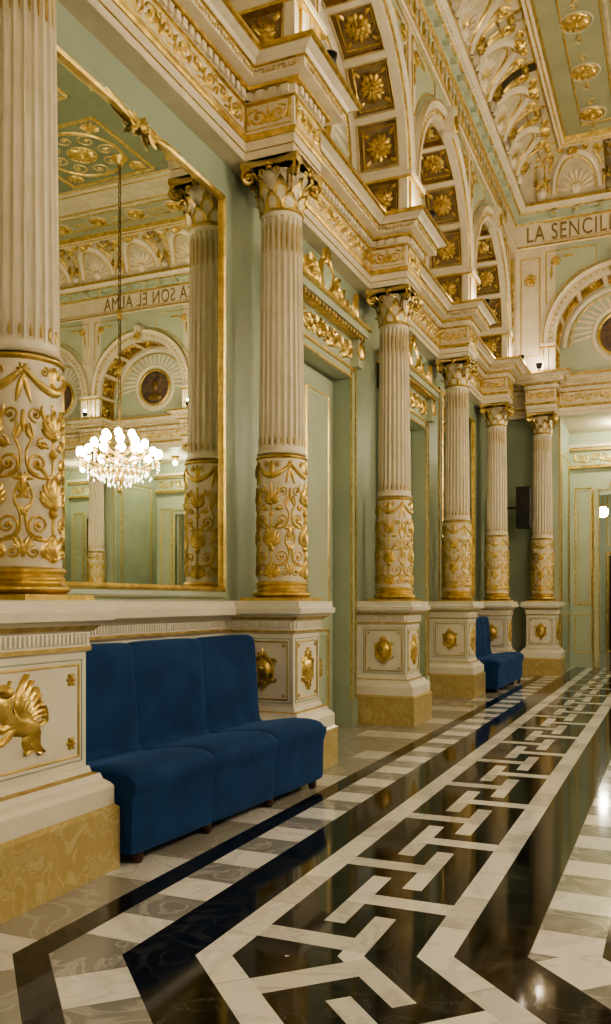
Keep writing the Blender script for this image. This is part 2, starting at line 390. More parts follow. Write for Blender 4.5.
# ------------------------------------------------------------ room-loop trims
def loop(i, o, w, blocks=True):
    L = []
    xl, xr, ye, yb = XL+i, XR-i, YE-i, YB+i
    L.append((xl, yb))
    if blocks:
        for c in sorted(LCOL): L += [(xl, c-w), (XL+o, c-w), (XL+o, c+w), (xl, c+w)]
    L.append((xl, ye))
    if blocks:
        for c in ECOL: L += [(c-w, ye), (c-w, YE-o), (c+w, YE-o), (c+w, ye)]
    L.append((xr, ye))
    if blocks:
        for c in LCOL: L += [(xr, c+w), (XR-o, c+w), (XR-o, c-w), (xr, c-w)]
    L.append((xr, yb))
    if blocks:
        for c in ECOL[::-1]: L += [(c+w, yb), (c+w, YB+o), (c-w, YB+o), (c-w, yb)]
    return L
t1 = MB()
t1.sweep(loop(IN, OUT, BW), [(0, 4.84), (.0, 4.90), (.012, 4.905), (.012, 4.975), (.022, 4.98), (.03, 5.0), (.035, 5.02), (.012, 5.04), (.012, 5.255), (.03, 5.265), (.03, 5.27), (.03, 5.34), (.075, 5.345), (.08, 5.365), (.16, 5.37), (.16, 5.44), (.18, 5.45), (.20, 5.475), (.255, 5.50), (.28, 5.505), (.28, 5.535), (-.02, 5.54)],
         ['cream', 'gold_soft', 'cream', 'gold_soft', 'gold', 'gold', 'cream', 'cream', 'gold', 'gold', 'cream', 'gold', 'gold', 'cream', 'cream', 'gold', 'cream', 'cream', 'gold', 'gold', 'cream'], -1, True)
obj('trim_1', t1)
t2 = MB(); up = loop(UP, 0, 0, False)
t2.sweep(up, [(0, 7.86), (.03, 7.88), (.05, 7.90), (.05, 7.93), (.02, 7.95), (.02, 8.34), (.05, 8.36), (.06, 8.38), (.06, 8.44), (.11, 8.45), (.11, 8.50), (.14, 8.52), (.20, 8.56), (.24, 8.58), (.24, 8.63), (.2, 8.65)],
         ['gold_soft', 'cream', 'gold', 'cream', 'cream', 'gold', 'green_light', 'green_light', 'green_light', 'green_light', 'gold', 'cream', 'cream', 'gold', 'cream'], -1, True)
obj('trim_2', t2)
# coved ceiling
D0, D1, Z0, Z1 = .20, .88, 8.65, 9.24
cv = MB(); cp = [(D0+(D1-D0)*(1-cos(t*pi/2)), Z0+(Z1-Z0)*sin(t*pi/2)) for t in [i/10 for i in range(11)]]
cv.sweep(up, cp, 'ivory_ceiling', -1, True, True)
cv.sweep(up, [(D1, Z1), (D1, Z1-.03), (D1+.03, Z1-.05), (D1+.07, Z1-.05), (D1+.09, Z1-.02), (D1+.13, Z1-.02), (D1+.16, Z1+.06)], ['gold', 'gold', 'cream', 'gold', 'cream', 'gold'], -1, True)
ceil = empty('ceiling')
obj('cove', cv, ceil)
flat = MB(); ZF = 9.30
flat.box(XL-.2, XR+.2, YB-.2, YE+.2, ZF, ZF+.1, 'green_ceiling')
dn = lambda s, t, h: (s, t, ZF-h)
cx0, cx1, cy0, cy1 = XL+1.2, XR-1.2, YB+1.2, YE-1.2
for off, w, mt in ((.28, .03, 'gold'), (.80, .03, 'gold'), (.86, .06, 'ivory_ceiling'), (.95, .05, 'gold'), (1.6, .03, 'gold'), (1.75, .06, 'gold')):
    frame(flat, dn, cx0+off, cx1-off, cy0+off, cy1-off, w, .03, mt)
flat.box(cx0+.98, cx1-.98, cy0+.98, cy1-.98, ZF-.008, ZF, 'ivory_ceiling')
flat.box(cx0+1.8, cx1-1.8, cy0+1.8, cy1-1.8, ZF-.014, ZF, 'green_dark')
ros = MB(); rosette(ros, lambda s, t, h: (s, t, -h), 0, 0, .17, .05, 'gold', 10); ring(ros, lambda s, t, h: (s, t, -h), 0, 0, .22, .03, .02, 'ivory_ceiling')
for s in (-1, 1):
    scroll(ros, lambda s_, t, h: (s_, t, -h), 0, s*.40, .08, pi/2, 1.2, s, .02, .015, 'gold_soft'); leaf(ros, lambda s_, t, h: (s_, t, -h), 0, s*.27, s*pi/2, .1, .06, .02, 'gold_soft')
mros = ros.mesh('ceiling_rosette')
obj('ceiling_panels', flat, ceil)
Xr = -1.27
yy = 14.7
while yy > -2.3:
    obj('rosette', mros, ceil, (Xr+.0, yy, ZF-.001)); obj('rosette', mros, ceil, (XL+XR-Xr, yy, ZF-.001)); yy -= 1.2
for k in range(8):
    for y in (YE-1.67, YB+1.67): obj('rosette', mros, ceil, (-.1+k*.93, y, ZF-.001), pi/2)
pm = MB(); frame(pm, dn, -.9, .9, -.9, .9, .07, .04, 'gold'); ring(pm, dn, 0, 0, .72, .06, .04, 'gold')
for q in range(4):
    a = pi/4+q*pi/2; palmette(pm, dn, .85*cos(a), .85*sin(a), a, .3, .03, 'gold')
for q in range(8): a = q*pi/4; scroll(pm, dn, .5*cos(a), .5*sin(a), .17, a, 1.3, 1, .04, .02, 'gold_soft')
rosette(pm, dn, 0, 0, .25, .05, 'gold', 10)
mpm = pm.mesh('ceiling_coffer')
for k in range(3):
    for j in range(6): obj('coffer', mpm, ceil, (3.14+(k-1)*2.3, 6.32+(j-2.5)*2.45, -.015))
# cove ornament unit
cu = MB(); U = 1.2
def cmap(s, t, h):
    a = t*pi/2; d = D0+(D1-D0)*(1-cos(a)); z = Z0+(Z1-Z0)*sin(a)
    nx, nz = cos(a)*.7, -sin(a)
    return (s, UP+d+nx*h, z+nz*h)
for c, wd in ((-.6, .09), (.6, .09)):
    stroke(cu, cmap, [(c, t/8) for t in range(9)], .17, .08, 'ivory_ceiling')
    for sgn in (-1, 1): stroke(cu, cmap, [(c+sgn*.085, t/8) for t in range(9)], .026, .04, 'gold')
    dome(cu, cmap, c, .12, .10, .14, 'cream', .11); palmette(cu, cmap, c, .25, pi/2, .24, .10, 'gold', 7)
    dome(cu, cmap, c, .85, .08, .11, 'gold', .07); stroke(cu, cmap, [(c-.1, .68), (c+.1, .68)], .04, .11, 'gold')
stroke(cu, cmap, [(.40*cos(a), .08+.72*sin(a)) for a in [pi*i/14 for i in range(15)]], .08, .09, 'cream')
stroke(cu, cmap, [(.34*cos(a), .08+.62*sin(a)) for a in [pi*i/14 for i in range(15)]], .026, .04, 'gold')
for k in range(9):
    a = pi*(k+.5)/9
    leaf(cu, cmap, .08*cos(a), .12+.1*sin(a), a, .26, .085, .05, 'cream')
    leaf(cu, cmap, .08*cos(a), .12+.1*sin(a), a, .18, .035, .065, 'gold')
dome(cu, cmap, 0, .14, .10, .12, 'cream', .12); palmette(cu, cmap, 0, .78, pi/2, .18, .08, 'gold', 7)
for s in (-1, 1):
    scroll(cu, cmap, s*.42, .78, .10, pi/2, 1.4, s, .036, .05, 'gold'); scroll(cu, cmap, s*.2, .9, .07, 0, 1.3, s, .028, .05, 'gold')
    leaf(cu, cmap, s*.43, .45, pi/2, .28, .06, .05, 'gold', s*.8); leaf(cu, cmap, s*.46, .12, pi/2, .24, .05, .05, 'gold', -s*.8)
    scroll(cu, cmap, s*.47, .35, .05, 0, 1.3, s, .02, .05, 'gold')
mcu = cu.mesh('cove_relief')
# upper frieze ornament unit
fu = MB(); FZ = UP+.02
fz = front(FZ)
def brackets(mb):
    for k in range(12): mb.box(-.59+k*.1, -.54+k*.1, FZ+.1, FZ+.16, 8.53, 8.58, 'cream')
    for k in range(3):
        x = -.4+.4*k
        mb.box(x-.045, x+.045, FZ, FZ+.13, 8.37, 8.48, 'green_light'); dome(mb, front(FZ+.13), x, 8.425, .03, .02, 'gold')
brackets(fu)
for k in range(3):
    x = -.4+.4*k
    palmette(fu, fz, x, 8.06, pi/2, .18, .02, 'gold', 5)
    for s in (-1, 1): scroll(fu, fz, x+s*.11, 8.17, .055, -pi/2, 1.3, s, .022, .015, 'green_light'); leaf(fu, fz, x+s*.19, 8.05, pi/2, .2, .05, .015, 'gold')
    stroke(fu, fz, [(x-.2, 8.02), (x+.2, 8.02)], .02, .012, 'gold'); stroke(fu, fz, [(x-.2, 8.30), (x+.2, 8.30)], .02, .012, 'gold')
mfu = fu.mesh('frieze_relief')
fe = MB(); brackets(fe)
for k in range(3):
    x = -.4+.4*k
    stroke(fe, fz, [(x-.2, 7.985), (x+.2, 7.985)], .02, .012, 'gold'); stroke(fe, fz, [(x-.2, 8.325), (x+.2, 8.325)], .02, .012, 'gold')
mfe = fe.mesh('frieze_brackets')
for k in range(15):
    y = 6.32+(k-7)*1.2
    obj('cove_relief', mcu, ceil, (XL, y, 0), RL); obj('cove_relief', mcu, ceil, (XR, y, 0), RR)
for k in range(9):
    x = 3.14+(k-4)*1.2
    obj('cove_relief', mcu, ceil, (x, YE, 0), RE); obj('cove_relief', mcu, ceil, (x, YB, 0), RB)
# ------------------------------------------------------------ ARCH storey
ZS = 6.13; AO, AB = .18, -.37
def arch_bay(S, r, name):
    mb = MB(); o = AO; bk = AB; n = 28
    for s in (-1, 1):
        mb.add([(s*S/2, o, ZT), (s*r, o, ZT), (s*r, o, ZU), (s*S/2, o, ZU)], [(0, 1, 2, 3)], 'cream')
    A = [(-r*cos(pi*i/n), ZS+r*sin(pi*i/n)) for i in range(n+1)]
    for i in range(n):
        mb.add([(A[i][0], o, A[i][1]), (A[i+1][0], o, A[i+1][1]), (A[i+1][0], o, ZU), (A[i][0], o, ZU)], [(0, 1, 2, 3)], 'green_light')
    leg = ZS-ZT-.02; Lt = 2*leg+pi*r
    def P(a):
        if a < leg: return (-r, ZT+.02+a, 1, 0)
        if a > leg+pi*r: return (r, ZT+.02+Lt-a, -1, 0)
        q = (a-leg)/r; return (-r*cos(q), ZS+r*sin(q), cos(q), -sin(q))
    def sm(a, out, dep):
        x, z, nx, nz = P(a); return (x-nx*dep, out, z-nz*dep)
    N = 9; u = Lt/N; f = .05; sd = .055
    for k in range(N):
        a0, a1 = u*k, u*(k+1)
        mb.grid(sm, a0, a0+f, bk, o, 0, 'cream', 1); mb.grid(sm, a1-f, a1, bk, o, 0, 'cream', 1)
        mb.grid(sm, a0+f, a1-f, bk, bk+sd, 0, 'cream', 3); mb.grid(sm, a0+f, a1-f, o-sd, o, 0, 'cream', 3)
        b0, b1 = bk+sd, o-sd; c0, c1 = a0+f, a1-f
        for i in range(3):
            p, q = c0+(c1-c0)*i/3, c0+(c1-c0)*(i+1)/3
            for bb in (b0, b1): mb.add([sm(p, bb, 0), sm(q, bb, 0), sm(q, bb, .07), sm(p, bb, .07)], [(0, 1, 2, 3)], 'gold')
        for a in (c0, c1): mb.add([sm(a, b0, 0), sm(a, b1, 0), sm(a, b1, .07), sm(a, b0, .07)], [(0, 1, 2, 3)], 'gold')
        mb.grid(sm, c0, c1, b0, b1, .07, 'coffer_ground', 3)
        ac, bc = (a0+a1)/2, (b0+b1)/2
        rm = lambda s, t, h: sm(ac+s, bc+t, .068-h)
        rosette(mb, rm, 0, 0, .155, .06, 'gold', 12, False); rosette(mb, rm, 0, 0, .09, .085, 'gold', 8, False)
        frame(mb, rm, -(c1-c0)/2+.035, (c1-c0)/2-.035, -(b1-b0)/2+.035, (b1-b0)/2-.035, .016, .012, 'gold')
        for s1 in (-1, 1):
            for s2 in (-1, 1): leaf(mb, rm, s1*.11, s2*.12, math.atan2(s2, s1), .09, .05, .03, 'gold')
        frame(mb, lambda s, t, h: sm(ac+s, bc+t, -h), -(c1-c0)/2-.01, (c1-c0)/2+.01, -(b1-b0)/2-.01, (b1-b0)/2+.01, .014, .008, 'gold_soft')
    def av(rr, out):
        return [(-rr, out, ZT+.02)]+[(-rr*cos(pi*i/n), out, ZS+rr*sin(pi*i/n)) for i in range(n+1)]+[(rr, out, ZT+.02)]
    prof = [(r, o), (r, o+.05), (r+.05, o+.05), (r+.055, o+.035), (r+.12, o+.035), (r+.125, o+.06), (r+.18, o+.07), (r+.20, o+.09), (r+.22, o+.09), (r+.22, o)]
    mm = ['cream', 'cream', 'gold', 'cream', 'gold', 'cream', 'cream', 'gold', 'cream']
    R = [av(a, b) for a, b in prof]
    for i in range(len(prof)-1):
        k = len(R[i]); mb.add(R[i]+R[i+1], [(j, j+1, k+j+1, k+j) for j in range(k-1)], mm[i], True)
    nb_ = 34
    for i in range(nb_):
        q = pi*(i+.5)/nb_; dome(mb, front(o+.035), (r+.088)*cos(q), ZS+(r+.088)*sin(q), .022, .018, 'gold_soft', n=6)
    for s in (-1, 1):
        a, b = sorted((s*r-s*.012, s*S/2)); mb.box(a, b, bk, o+.11, ZS-.10, ZS-.05, 'cream'); mb.box(a, b, bk, o+.10, ZS-.13, ZS-.10, 'gold')
    mb.box(-.08, .08, o, o+.16, ZS+r-.05, ZS+r+.28, 'cream'); palmette(mb, front(o+.16), 0, ZS+r-.02, pi/2, .2, .03, 'gold')
    for s in (-1, 1):
        x1 = s*(S/2-.09); zt = ZU-.14; ra = r+.29
        arc = []
        for i in range(9):
            q = pi*(.17+.24*i/8); arc.append((s*ra*cos(q), ZS+ra*sin(q)))
        arc = [p for p in arc if p[1] < zt and abs(p[0]) < abs(x1)]
        pts = [(x1, zt), (x1, arc[0][1])]+arc+[(arc[-1][0], zt), (x1, zt)]
        stroke(mb, front(o), pts, .022, .015, 'gold')
        rosette(mb, front(o), s*(S/2-.26), zt-.18, .085, .03, 'gold')
        leaf(mb, front(o), s*(S/2-.38), zt-.12, pi if s > 0 else 0, .22, .05, .02, 'gold')
        leaf(mb, front(o), s*(S/2-.19), zt-.28, -pi/2, .24, .05, .02, 'gold', .2)
        vpanel(mb, front(o), s*(S/2-.0)-s*.085, 5.62, 5.96, .12, .015, 'gold')
    mb.box(-r-.12, r+.12, bk-.08, bk, ZC, ZS+r+.12, 'green_light')
    lm = front(bk)
    for rr, w, mt, h in ((r*.93, .10, 'cream', .05), (r*.84, .03, 'gold', .03), (.50, .09, 'cream', .05)):
        stroke(mb, lm, [(rr*cos(pi*i/24), 6.14+rr*sin(pi*i/24)) for i in range(25)] if rr != .5 else [(.5*cos(2*pi*i/24), 6.30+.5*sin(2*pi*i/24)) for i in range(25)], w, h, mt)
    for i in range(21):
        q = pi*(i+.5)/21
        c, z = cos(q), sin(q); stroke(mb, lm, [(.52*c, 6.28+.52*z), (r*.8*c, 6.17+r*.8*z)], .06, .03, 'cream')
    ring(mb, lm, 0, 6.30, .40, .06, .05, 'gold'); dome(mb, lm, 0, 6.30, .37, .012, 'portrait', n=24)
    dome(mb, lm, 0, 6.34, .10, .05, 'bronze', .14); dome(mb, lm, 0, 6.08, .20, .035, 'bronze', .1)
    mb.box(-r, r, bk, bk+.05, ZT, 5.66, 'cream'); rinceau(mb, front(bk+.05), -r+.1, r-.1, 5.6, .1, .012, 'gold')
    return mb.mesh(name)
A_side = arch_bay(SS, 1.25, 'arch_bay_side'); A_end = arch_bay(SE, 1.10, 'arch_bay_end')
# ------------------------------------------------------------ entablature between columns
def ent_bay(S, name):
    mb = MB(); h = S/2-BW
    mb.box(-h-.01, h+.01, -.62, IN-.005, ZC, ZT-.003, 'cream')
    dentils(mb, -h, h, lambda a, b: mb.box(a, b, IN, IN+.06, 5.275, 5.335, 'cream'))
    rinceau(mb, front(IN+.012), -h+.08, h-.08, 5.155, .18, .016, 'gold')
    frame(mb, front(IN+.012), -h+.03, h-.03, 5.06, 5.25, .01, .01, 'gold')
    rinceau(mb, front(IN+.162), -h+.2, h-.2, 5.405, .05, .01, 'gold_soft', 1.8)
    return mb.mesh(name)
E_side = ent_bay(SS, 'entablature_side'); E_end = ent_bay(SE, 'entablature_end')
# ------------------------------------------------------------ lower bays
WP = -.36
def dado(mb, x0, x1):
    path = [(x0, WP), (x1, WP)]
    mb.sweep(path, [(.06, 0), (.06, .20), (.03, .24), (.02, .3), (.02, 1.10), (.05, 1.12), (.05, 1.14), (.035, 1.15), (.035, 1.20), (.08, 1.23), (.13, 1.25), (.135, 1.30), (.11, 1.32), (.11, 1.355), (0, 1.36)], ['white']*5+['gold_soft']+['white']*8)
    k = int((x1-x0)/.03)
    for i in range(k): mb.box(x0+.03*i+.008, x0+.03*i+.024, WP+.03, WP+.047, 1.152, 1.198, 'white')
    frame(mb, front(WP+.02), x0+.12, x1-.12, .36, 1.03, .014, .01, 'gold_soft')
def mirror_bay():
    mb = MB(); h = SS/2
    mb.box(-h, h, WP-.2, WP, 0, ZC, 'green'); dado(mb, -h+.2, h-.2)
    return mb.mesh('mirror_bay_wall')
def mirror_mesh():
    mb = MB(); x, z0, z1 = 1.10, 1.47, 4.50
    mb.add([(-x, WP+.025, z0), (x, WP+.025, z0), (x, WP+.025, z1), (-x, WP+.025, z1)], [(0, 1, 2, 3)], 'mirror_glass')
    g = MB()
    prof = [(0, 0), (.0, .05), (-.02, .06), (-.035, .05), (-.04, .035), (-.07, .04), (-.085, .025), (-.09, 0)]
    ms = ['gold', 'gold', 'gold', 'gold', 'green', 'green_light', 'gold_soft']
    for k in range(len(prof)-1):
        rows = []
        for d, hh in (prof[k], prof[k+1]):
            e = -d
            rows.append([(-x-e, WP+hh, z0-e), (x+e, WP+hh, z0-e), (x+e, WP+hh, z1+e), (-x-e, WP+hh, z1+e)])
        g.add(rows[0]+rows[1], [(i, (i+1) % 4, 4+(i+1) % 4, 4+i) for i in range(4)], ms[k])
    mf = front(WP+.05)
    for sx in (-1, 1):
        scroll(g, mf, sx*.12, z1-.01, .045, pi/2, 1.3, sx, .022, .015, 'gold'); leaf(g, mf, sx*.15, z1-.01, pi/2-sx*1.3, .28, .05, .018, 'gold', sx*-.3); leaf(g, mf, sx*.05, z1+.0, pi/2-sx*1.2, .14, .05, .015, 'gold', -sx*.6)
        leaf(g, mf, sx*.06, z1-.02, -pi/2+sx*.9, .10, .04, .015, 'gold')
    palmette(g, mf, 0, z1-.03, pi/2, .09, .02, 'gold')
    return mb.mesh('glass'), g.mesh('gilt_frame')
def door_bay():
    mb = MB(); h = SS/2; w = .93; zt = 3.78
    mb.box(-h, -w, WP-.2, WP, 0, ZC, 'green'); mb.box(w, h, WP-.2, WP, 0, ZC, 'green'); mb.box(-w, w, WP-.2, WP, zt, ZC, 'green')
    return mb.mesh('door_bay_wall')
def door_mesh():
    d = MB(); w = .93; zt = 3.78; o = WP-.17
    d.box(-w, w, o-.05, o, 0, zt, 'green_light')
    for s in (-1, 1):
        d.box(min(s*.02, s*.9), max(s*.02, s*.9), o, o+.02, .02, zt-.03, 'green_light')
        f = front(o+.02); c = s*.46
        for z0, z1 in ((.25, 1.05), (1.2, 3.55)):
            frame(d, f, c-.30, c+.30, z0, z1, .03, .018, 'gold'); frame(d, f, c-.24, c+.24, z0+.06, z1-.06, .015, .01, 'green')
        d.box(c-.29, c+.29, o+.02, o+.026, 1.21, 3.54, 'green_light')
        rosette(d, f, c, .65, .12, .03, 'gold')
        dome(d, lambda a, t, h: (a, o+.02+h, t), s*.08, 1.15, .03, .05, 'gold')
    d.box(-.02, .02, o+.02, o+.035, 0, zt-.03, 'gold_soft')
    t = MB()
    for s in (-1, 1):
        a, b = sorted((s*(w-.004), s*(w+.15))); t.box(a, b, WP-.1, WP+.05, .3, 3.9, 'green')
        for xx in (w+.01, w+.14): t.box(*sorted((s*xx-.011, s*xx+.011)), WP+.05, WP+.065, 0.3, 3.9, 'gold')
        t.box(*sorted((s*(w-.008), s*(w+.17))), WP-.1, WP+.07, 0, .3, 'green')
        t.box(*sorted((s*(w+.0), s*(w+.15))), WP+.04, WP+.14, 3.9, 4.22, 'green_light'); palmette(t, front(WP+.14), s*(w+.075), 4.0, pi/2, .18, .03, 'gold')
    t.box(-w, w, WP-.1, WP+.049, zt-.004, 3.9, 'green_light'); t.box(-w, w, WP+.05, WP+.065, zt+.0, zt+.022, 'gold'); t.box(-w-.14, w+.14, WP+.05, WP+.07, 3.87, 3.9, 'gold')
    t.box(-w, w, WP, WP+.06, 3.9, 4.2, 'green_light')
    rinceau(t, front(WP+.06), -w+.05, w-.05, 4.05, .25, .03, 'gold')
    for z0, z1, p, mt in ((4.2, 4.23, .16, 'gold'), (4.23, 4.30, .20, 'green_light'), (4.30, 4.33, .24, 'gold'), (4.33, 4.36, .2, 'green_light')):
        t.box(-w-.17, w+.17, WP, WP+p, z0, z1, mt)
    k = 24
    for i in range(k): t.box(-w-.1+i*(2*w+.2)/k, -w-.1+(i+.5)*(2*w+.2)/k, WP+.16, WP+.19, 4.18, 4.22, 'gold_soft')
    f = front(WP+.12)
    for s in (-1, 1):
        t.box(*sorted((s*.75, s*.95)), WP, WP+.14, 4.36, 4.42, 'green_light'); leaf(t, f, s*.85, 4.40, pi/2, .25, .12, .05, 'gold')
        stroke(t, f, smoothp([(s*.95, 4.40), (s*.7, 4.42), (s*.45, 4.50), (s*.25, 4.62)], 4), .07, .03, 'gold')
        scroll(t, f, s*.30, 4.48, .11, pi/2, 1.4, s, .05, .04, 'gold'); scroll(t, f, s*.62, 4.43, .07, pi/2, 1.4, s, .035, .04, 'gold'); leaf(t, f, s*.2, 4.40, pi/2-s*.6, .3, .09, .04, 'gold')
        leaf(t, f, s*.45, 4.38, pi/2-s*.2, .2, .08, .04, 'gold')
    dome(t, f, 0, 4.54, .13, .06, 'green_light', .15, 14); ring(t, f, 0, 4.54, .15, .04, .05, 'gold', .17); palmette(t, f, 0, 4.66, pi/2, .17, .05, 'gold')
    return d.mesh('door_leaves'), t.mesh('door_surround')
def passage_bay():
    mb = MB(); h = SE/2; w = 1.10; b = -2.15; dw = .52; dz = 3.55
    for s in (-1, 1):
        a, c = sorted((s*w, s*h)); mb.box(a, c, b, WP, 0, ZC, 'green')
        mp = lambda u, t, hh, s=s: (s*(w-hh), u, t)
        frame(mb, mp, b+.25, WP-.25, .35, 1.1, .03, .02, 'gold'); frame(mb, mp, b+.25, WP-.25, 1.3, 4.2, .03, .02, 'gold'); frame(mb, mp, b+.33, WP-.33, 1.4, 4.1, .015, .012, 'gold_soft')
        mb.box(*sorted((s*dw, s*h)), b-.12, b, 0, ZC, 'green_light')
        f = front(b)
        frame(mb, f, s*.83-.16, s*.83+.16, 1.3, 3.7, .03, .02, 'gold'); frame(mb, f, s*.83-.11, s*.83+.11, 1.36, 3.64, .015, .012, 'gold_soft'); frame(mb, f, s*.83-.16, s*.83+.16, .3, 1.1, .022, .02, 'gold')
        mb.box(*sorted((s*dw, s*(dw+.10))), b, b+.05, 0, dz+.1, 'green_light'); mb.box(*sorted((s*(dw+.085), s*(dw+.11))), b, b+.065, 0, dz+.1, 'gold'); mb.box(*sorted((s*dw, s*(dw+.02))), b, b+.06, 0, dz+.1, 'gold')
        mb.box(*sorted((s*(w-.03), s*(h-.02))), WP, WP+.05, 0, ZC, 'green_light'); mb.box(*sorted((s*(w-.03), s*(w-.01))), WP+.05, WP+.065, .1, ZC, 'gold')
    mb.box(-dw, dw, b-.12, b, dz, ZC, 'green_light'); mb.box(-dw-.1, dw+.1, b, b+.06, dz, dz+.1, 'green_light'); mb.box(-dw-.1, dw+.1, b, b+.07, dz+.08, dz+.1, 'gold')
    mb.box(-w, w, b, b+.12, 4.10, 4.16, 'gold'); mb.box(-w, w, b, b+.05, 4.16, 4.46, 'green_light'); rinceau(mb, front(b+.05), -w+.1, w-.1, 4.31, .24, .02, 'gold'); mb.box(-w, w, b, b+.14, 4.46, 4.52, 'gold_soft'); mb.box(-w, w, b, b+.18, 4.52, 4.58, 'cream')
    f = front(b+.05); palmette(mb, f, 0, dz+.15, pi/2, .3, .04, 'gold')
    for s in (-1, 1): scroll(mb, f, s*.25, dz+.22, .1, pi/2, 1.3, s, .03, .03, 'gold')
    mb.box(-h, h, b-.12, -.6, ZC, ZC+.1, 'cream')
    return mb.mesh('passage_bay')
m_mb, (m_gl, m_gf), m_db, (m_dl, m_ds), m_pb = mirror_bay(), mirror_mesh(), door_bay(), door_mesh(), passage_bay()
wl, wr, we, wb = empty('wall_left'), empty('wall_right'), empty('wall_end'), empty('wall_back')
nd = 1
for k in range(6):
    y = (LCOL[k]+LCOL[k+1])/2
    kind = 'M' if k in (0, 3, 5) else 'D'
    for W, X, R in ((wl, XL, RL), (wr, XR, RR)):
        obj('arch_bay', A_side, W, (X, y, 0), R); obj('entablature', E_side, W, (X, y, 0), R)
        obj('bay_wall', m_mb if kind == 'M' else m_db, W, (X, y, 0), R)
        if kind == 'M':
            e = empty('wall_mirror', (X, y, 0), R); obj('glass', m_gl, e); obj('gilt_frame', m_gf, e)
        else:
            e = empty('door_%d' % nd, (X, y, 0), R); nd += 1; obj('leaves', m_dl, e); obj('surround', m_ds, e)
for k in range(4):
    x = (ECOL[k]+ECOL[k+1])/2
    for W, Y, R in ((we, YE, RE), (wb, YB, RB)):
        obj('arch_bay', A_end, W, (x, Y, 0), R); obj('entablature', E_end, W, (x, Y, 0), R); obj('passage', m_pb, W, (x, Y, 0), R)
# corner fillers
def corner(W, sx, sy, X, Y, yc, xc):
    c = MB()
    def bx(x0, x1, y0, y1, z0, z1, mt): c.box(*sorted((x0, x1)), *sorted((y0, y1)), z0, z1, mt)
    bx(X-sx*.62, X-sx*.36, yc, Y+sy*.62, 0, ZC, 'green'); bx(X-sx*.62, xc, Y+sy*.36, Y+sy*.62, 0, ZC, 'green')
    bx(X-sx*.62, X+sx*.195*-1, yc, Y+sy*.62, ZC, ZT-.01, 'cream'); bx(X-sx*.62, xc, Y+sy*.205, Y+sy*.62, ZC, ZT-.01, 'cream')
    bx(X-sx*.66, X+sx*AO, yc, Y+sy*.62, ZT, ZU, 'cream'); bx(X-sx*.66, xc, Y-sy*AO, Y+sy*.62, ZT, ZU, 'cream')
    bx(X-sx*.36, X-sx*.30, yc, Y+sy*.36, 0, 1.30, 'white'); bx(X-sx*.36, X-sx*.24, yc, Y+sy*.30, 1.25, 1.355, 'white')
    mp1 = lambda s, t, h: (X+sx*(AO+h), s, t)
    a, b = sorted((yc+sy*.1, Y-sy*.30)); frame(c, mp1, a, b, 5.9, 7.7, .02, .015, 'gold'); vpanel(c, mp1, (a+b)/2, 6.0, 7.6, .40, .02, 'gold')
    mp2 = lambda s, t, h: (s, Y-sy*(AO+h), t)
    a, b = sorted((X+sx*.28, xc-sx*.02)); frame(c, mp2, a, b, 5.9, 7.7, .02, .015, 'gold'); rosette(c, mp2, (a+b)/2, 7.3, .11, .03, 'gold')
    obj('corner_pier', c, W)
corner(wl, 1, 1, XL, YE, LCOL[0], ECOL[0]); corner(wr, -1, 1, XR, YE, LCOL[0], ECOL[-1])
corner(wl, 1, -1, XL, YB, LCOL[-1], ECOL[0]); corner(wr, -1, -1, XR, YB, LCOL[-1], ECOL[-1])
ub = MB()
path = loop(.12, 0, 0, False); ub.sweep(path, [(0, ZU-.1), (0, 8.7)], 'green_light', -1, True)
ub.sweep(loop(-.50, 0, 0, False), [(0, ZC), (0, ZU)], 'green_light', -1, True)
obj('upper_wall', ub, wl)
for k in range(17):
    y = 6.32+(k-8)*1.2
    if k in (0, 16): continue
    obj('frieze_relief', mfu, wl, (XL, y, 0), RL); obj('frieze_relief', mfu, wr, (XR, y, 0), RR)
for k in range(9):
    x = 3.14+(k-4)*1.2
    obj('frieze_brackets', mfe, we, (x, YE, 0), RE); obj('frieze_relief', mfu, wb, (x, YB, 0), RB)
cu_ = bpy.data.curves.new('frieze_text', 'FONT'); cu_.body = 'LA SENCILLEZ Y LA BELLEZA DE LA MUSICA SON EL ALMA'; cu_.size = .41; cu_.extrude = .008
cu_.space_character = 1.12
cu_.materials.append(M['letter'])
to = bpy.data.objects.new('frieze_lettering', cu_); bpy.context.collection.objects.link(to)
to.location = (XL+.37, YE-FZ-.005, 8.005); to.rotation_euler = (pi/2, 0, 0); to.scale = (.68, 1, 1); to.parent = we
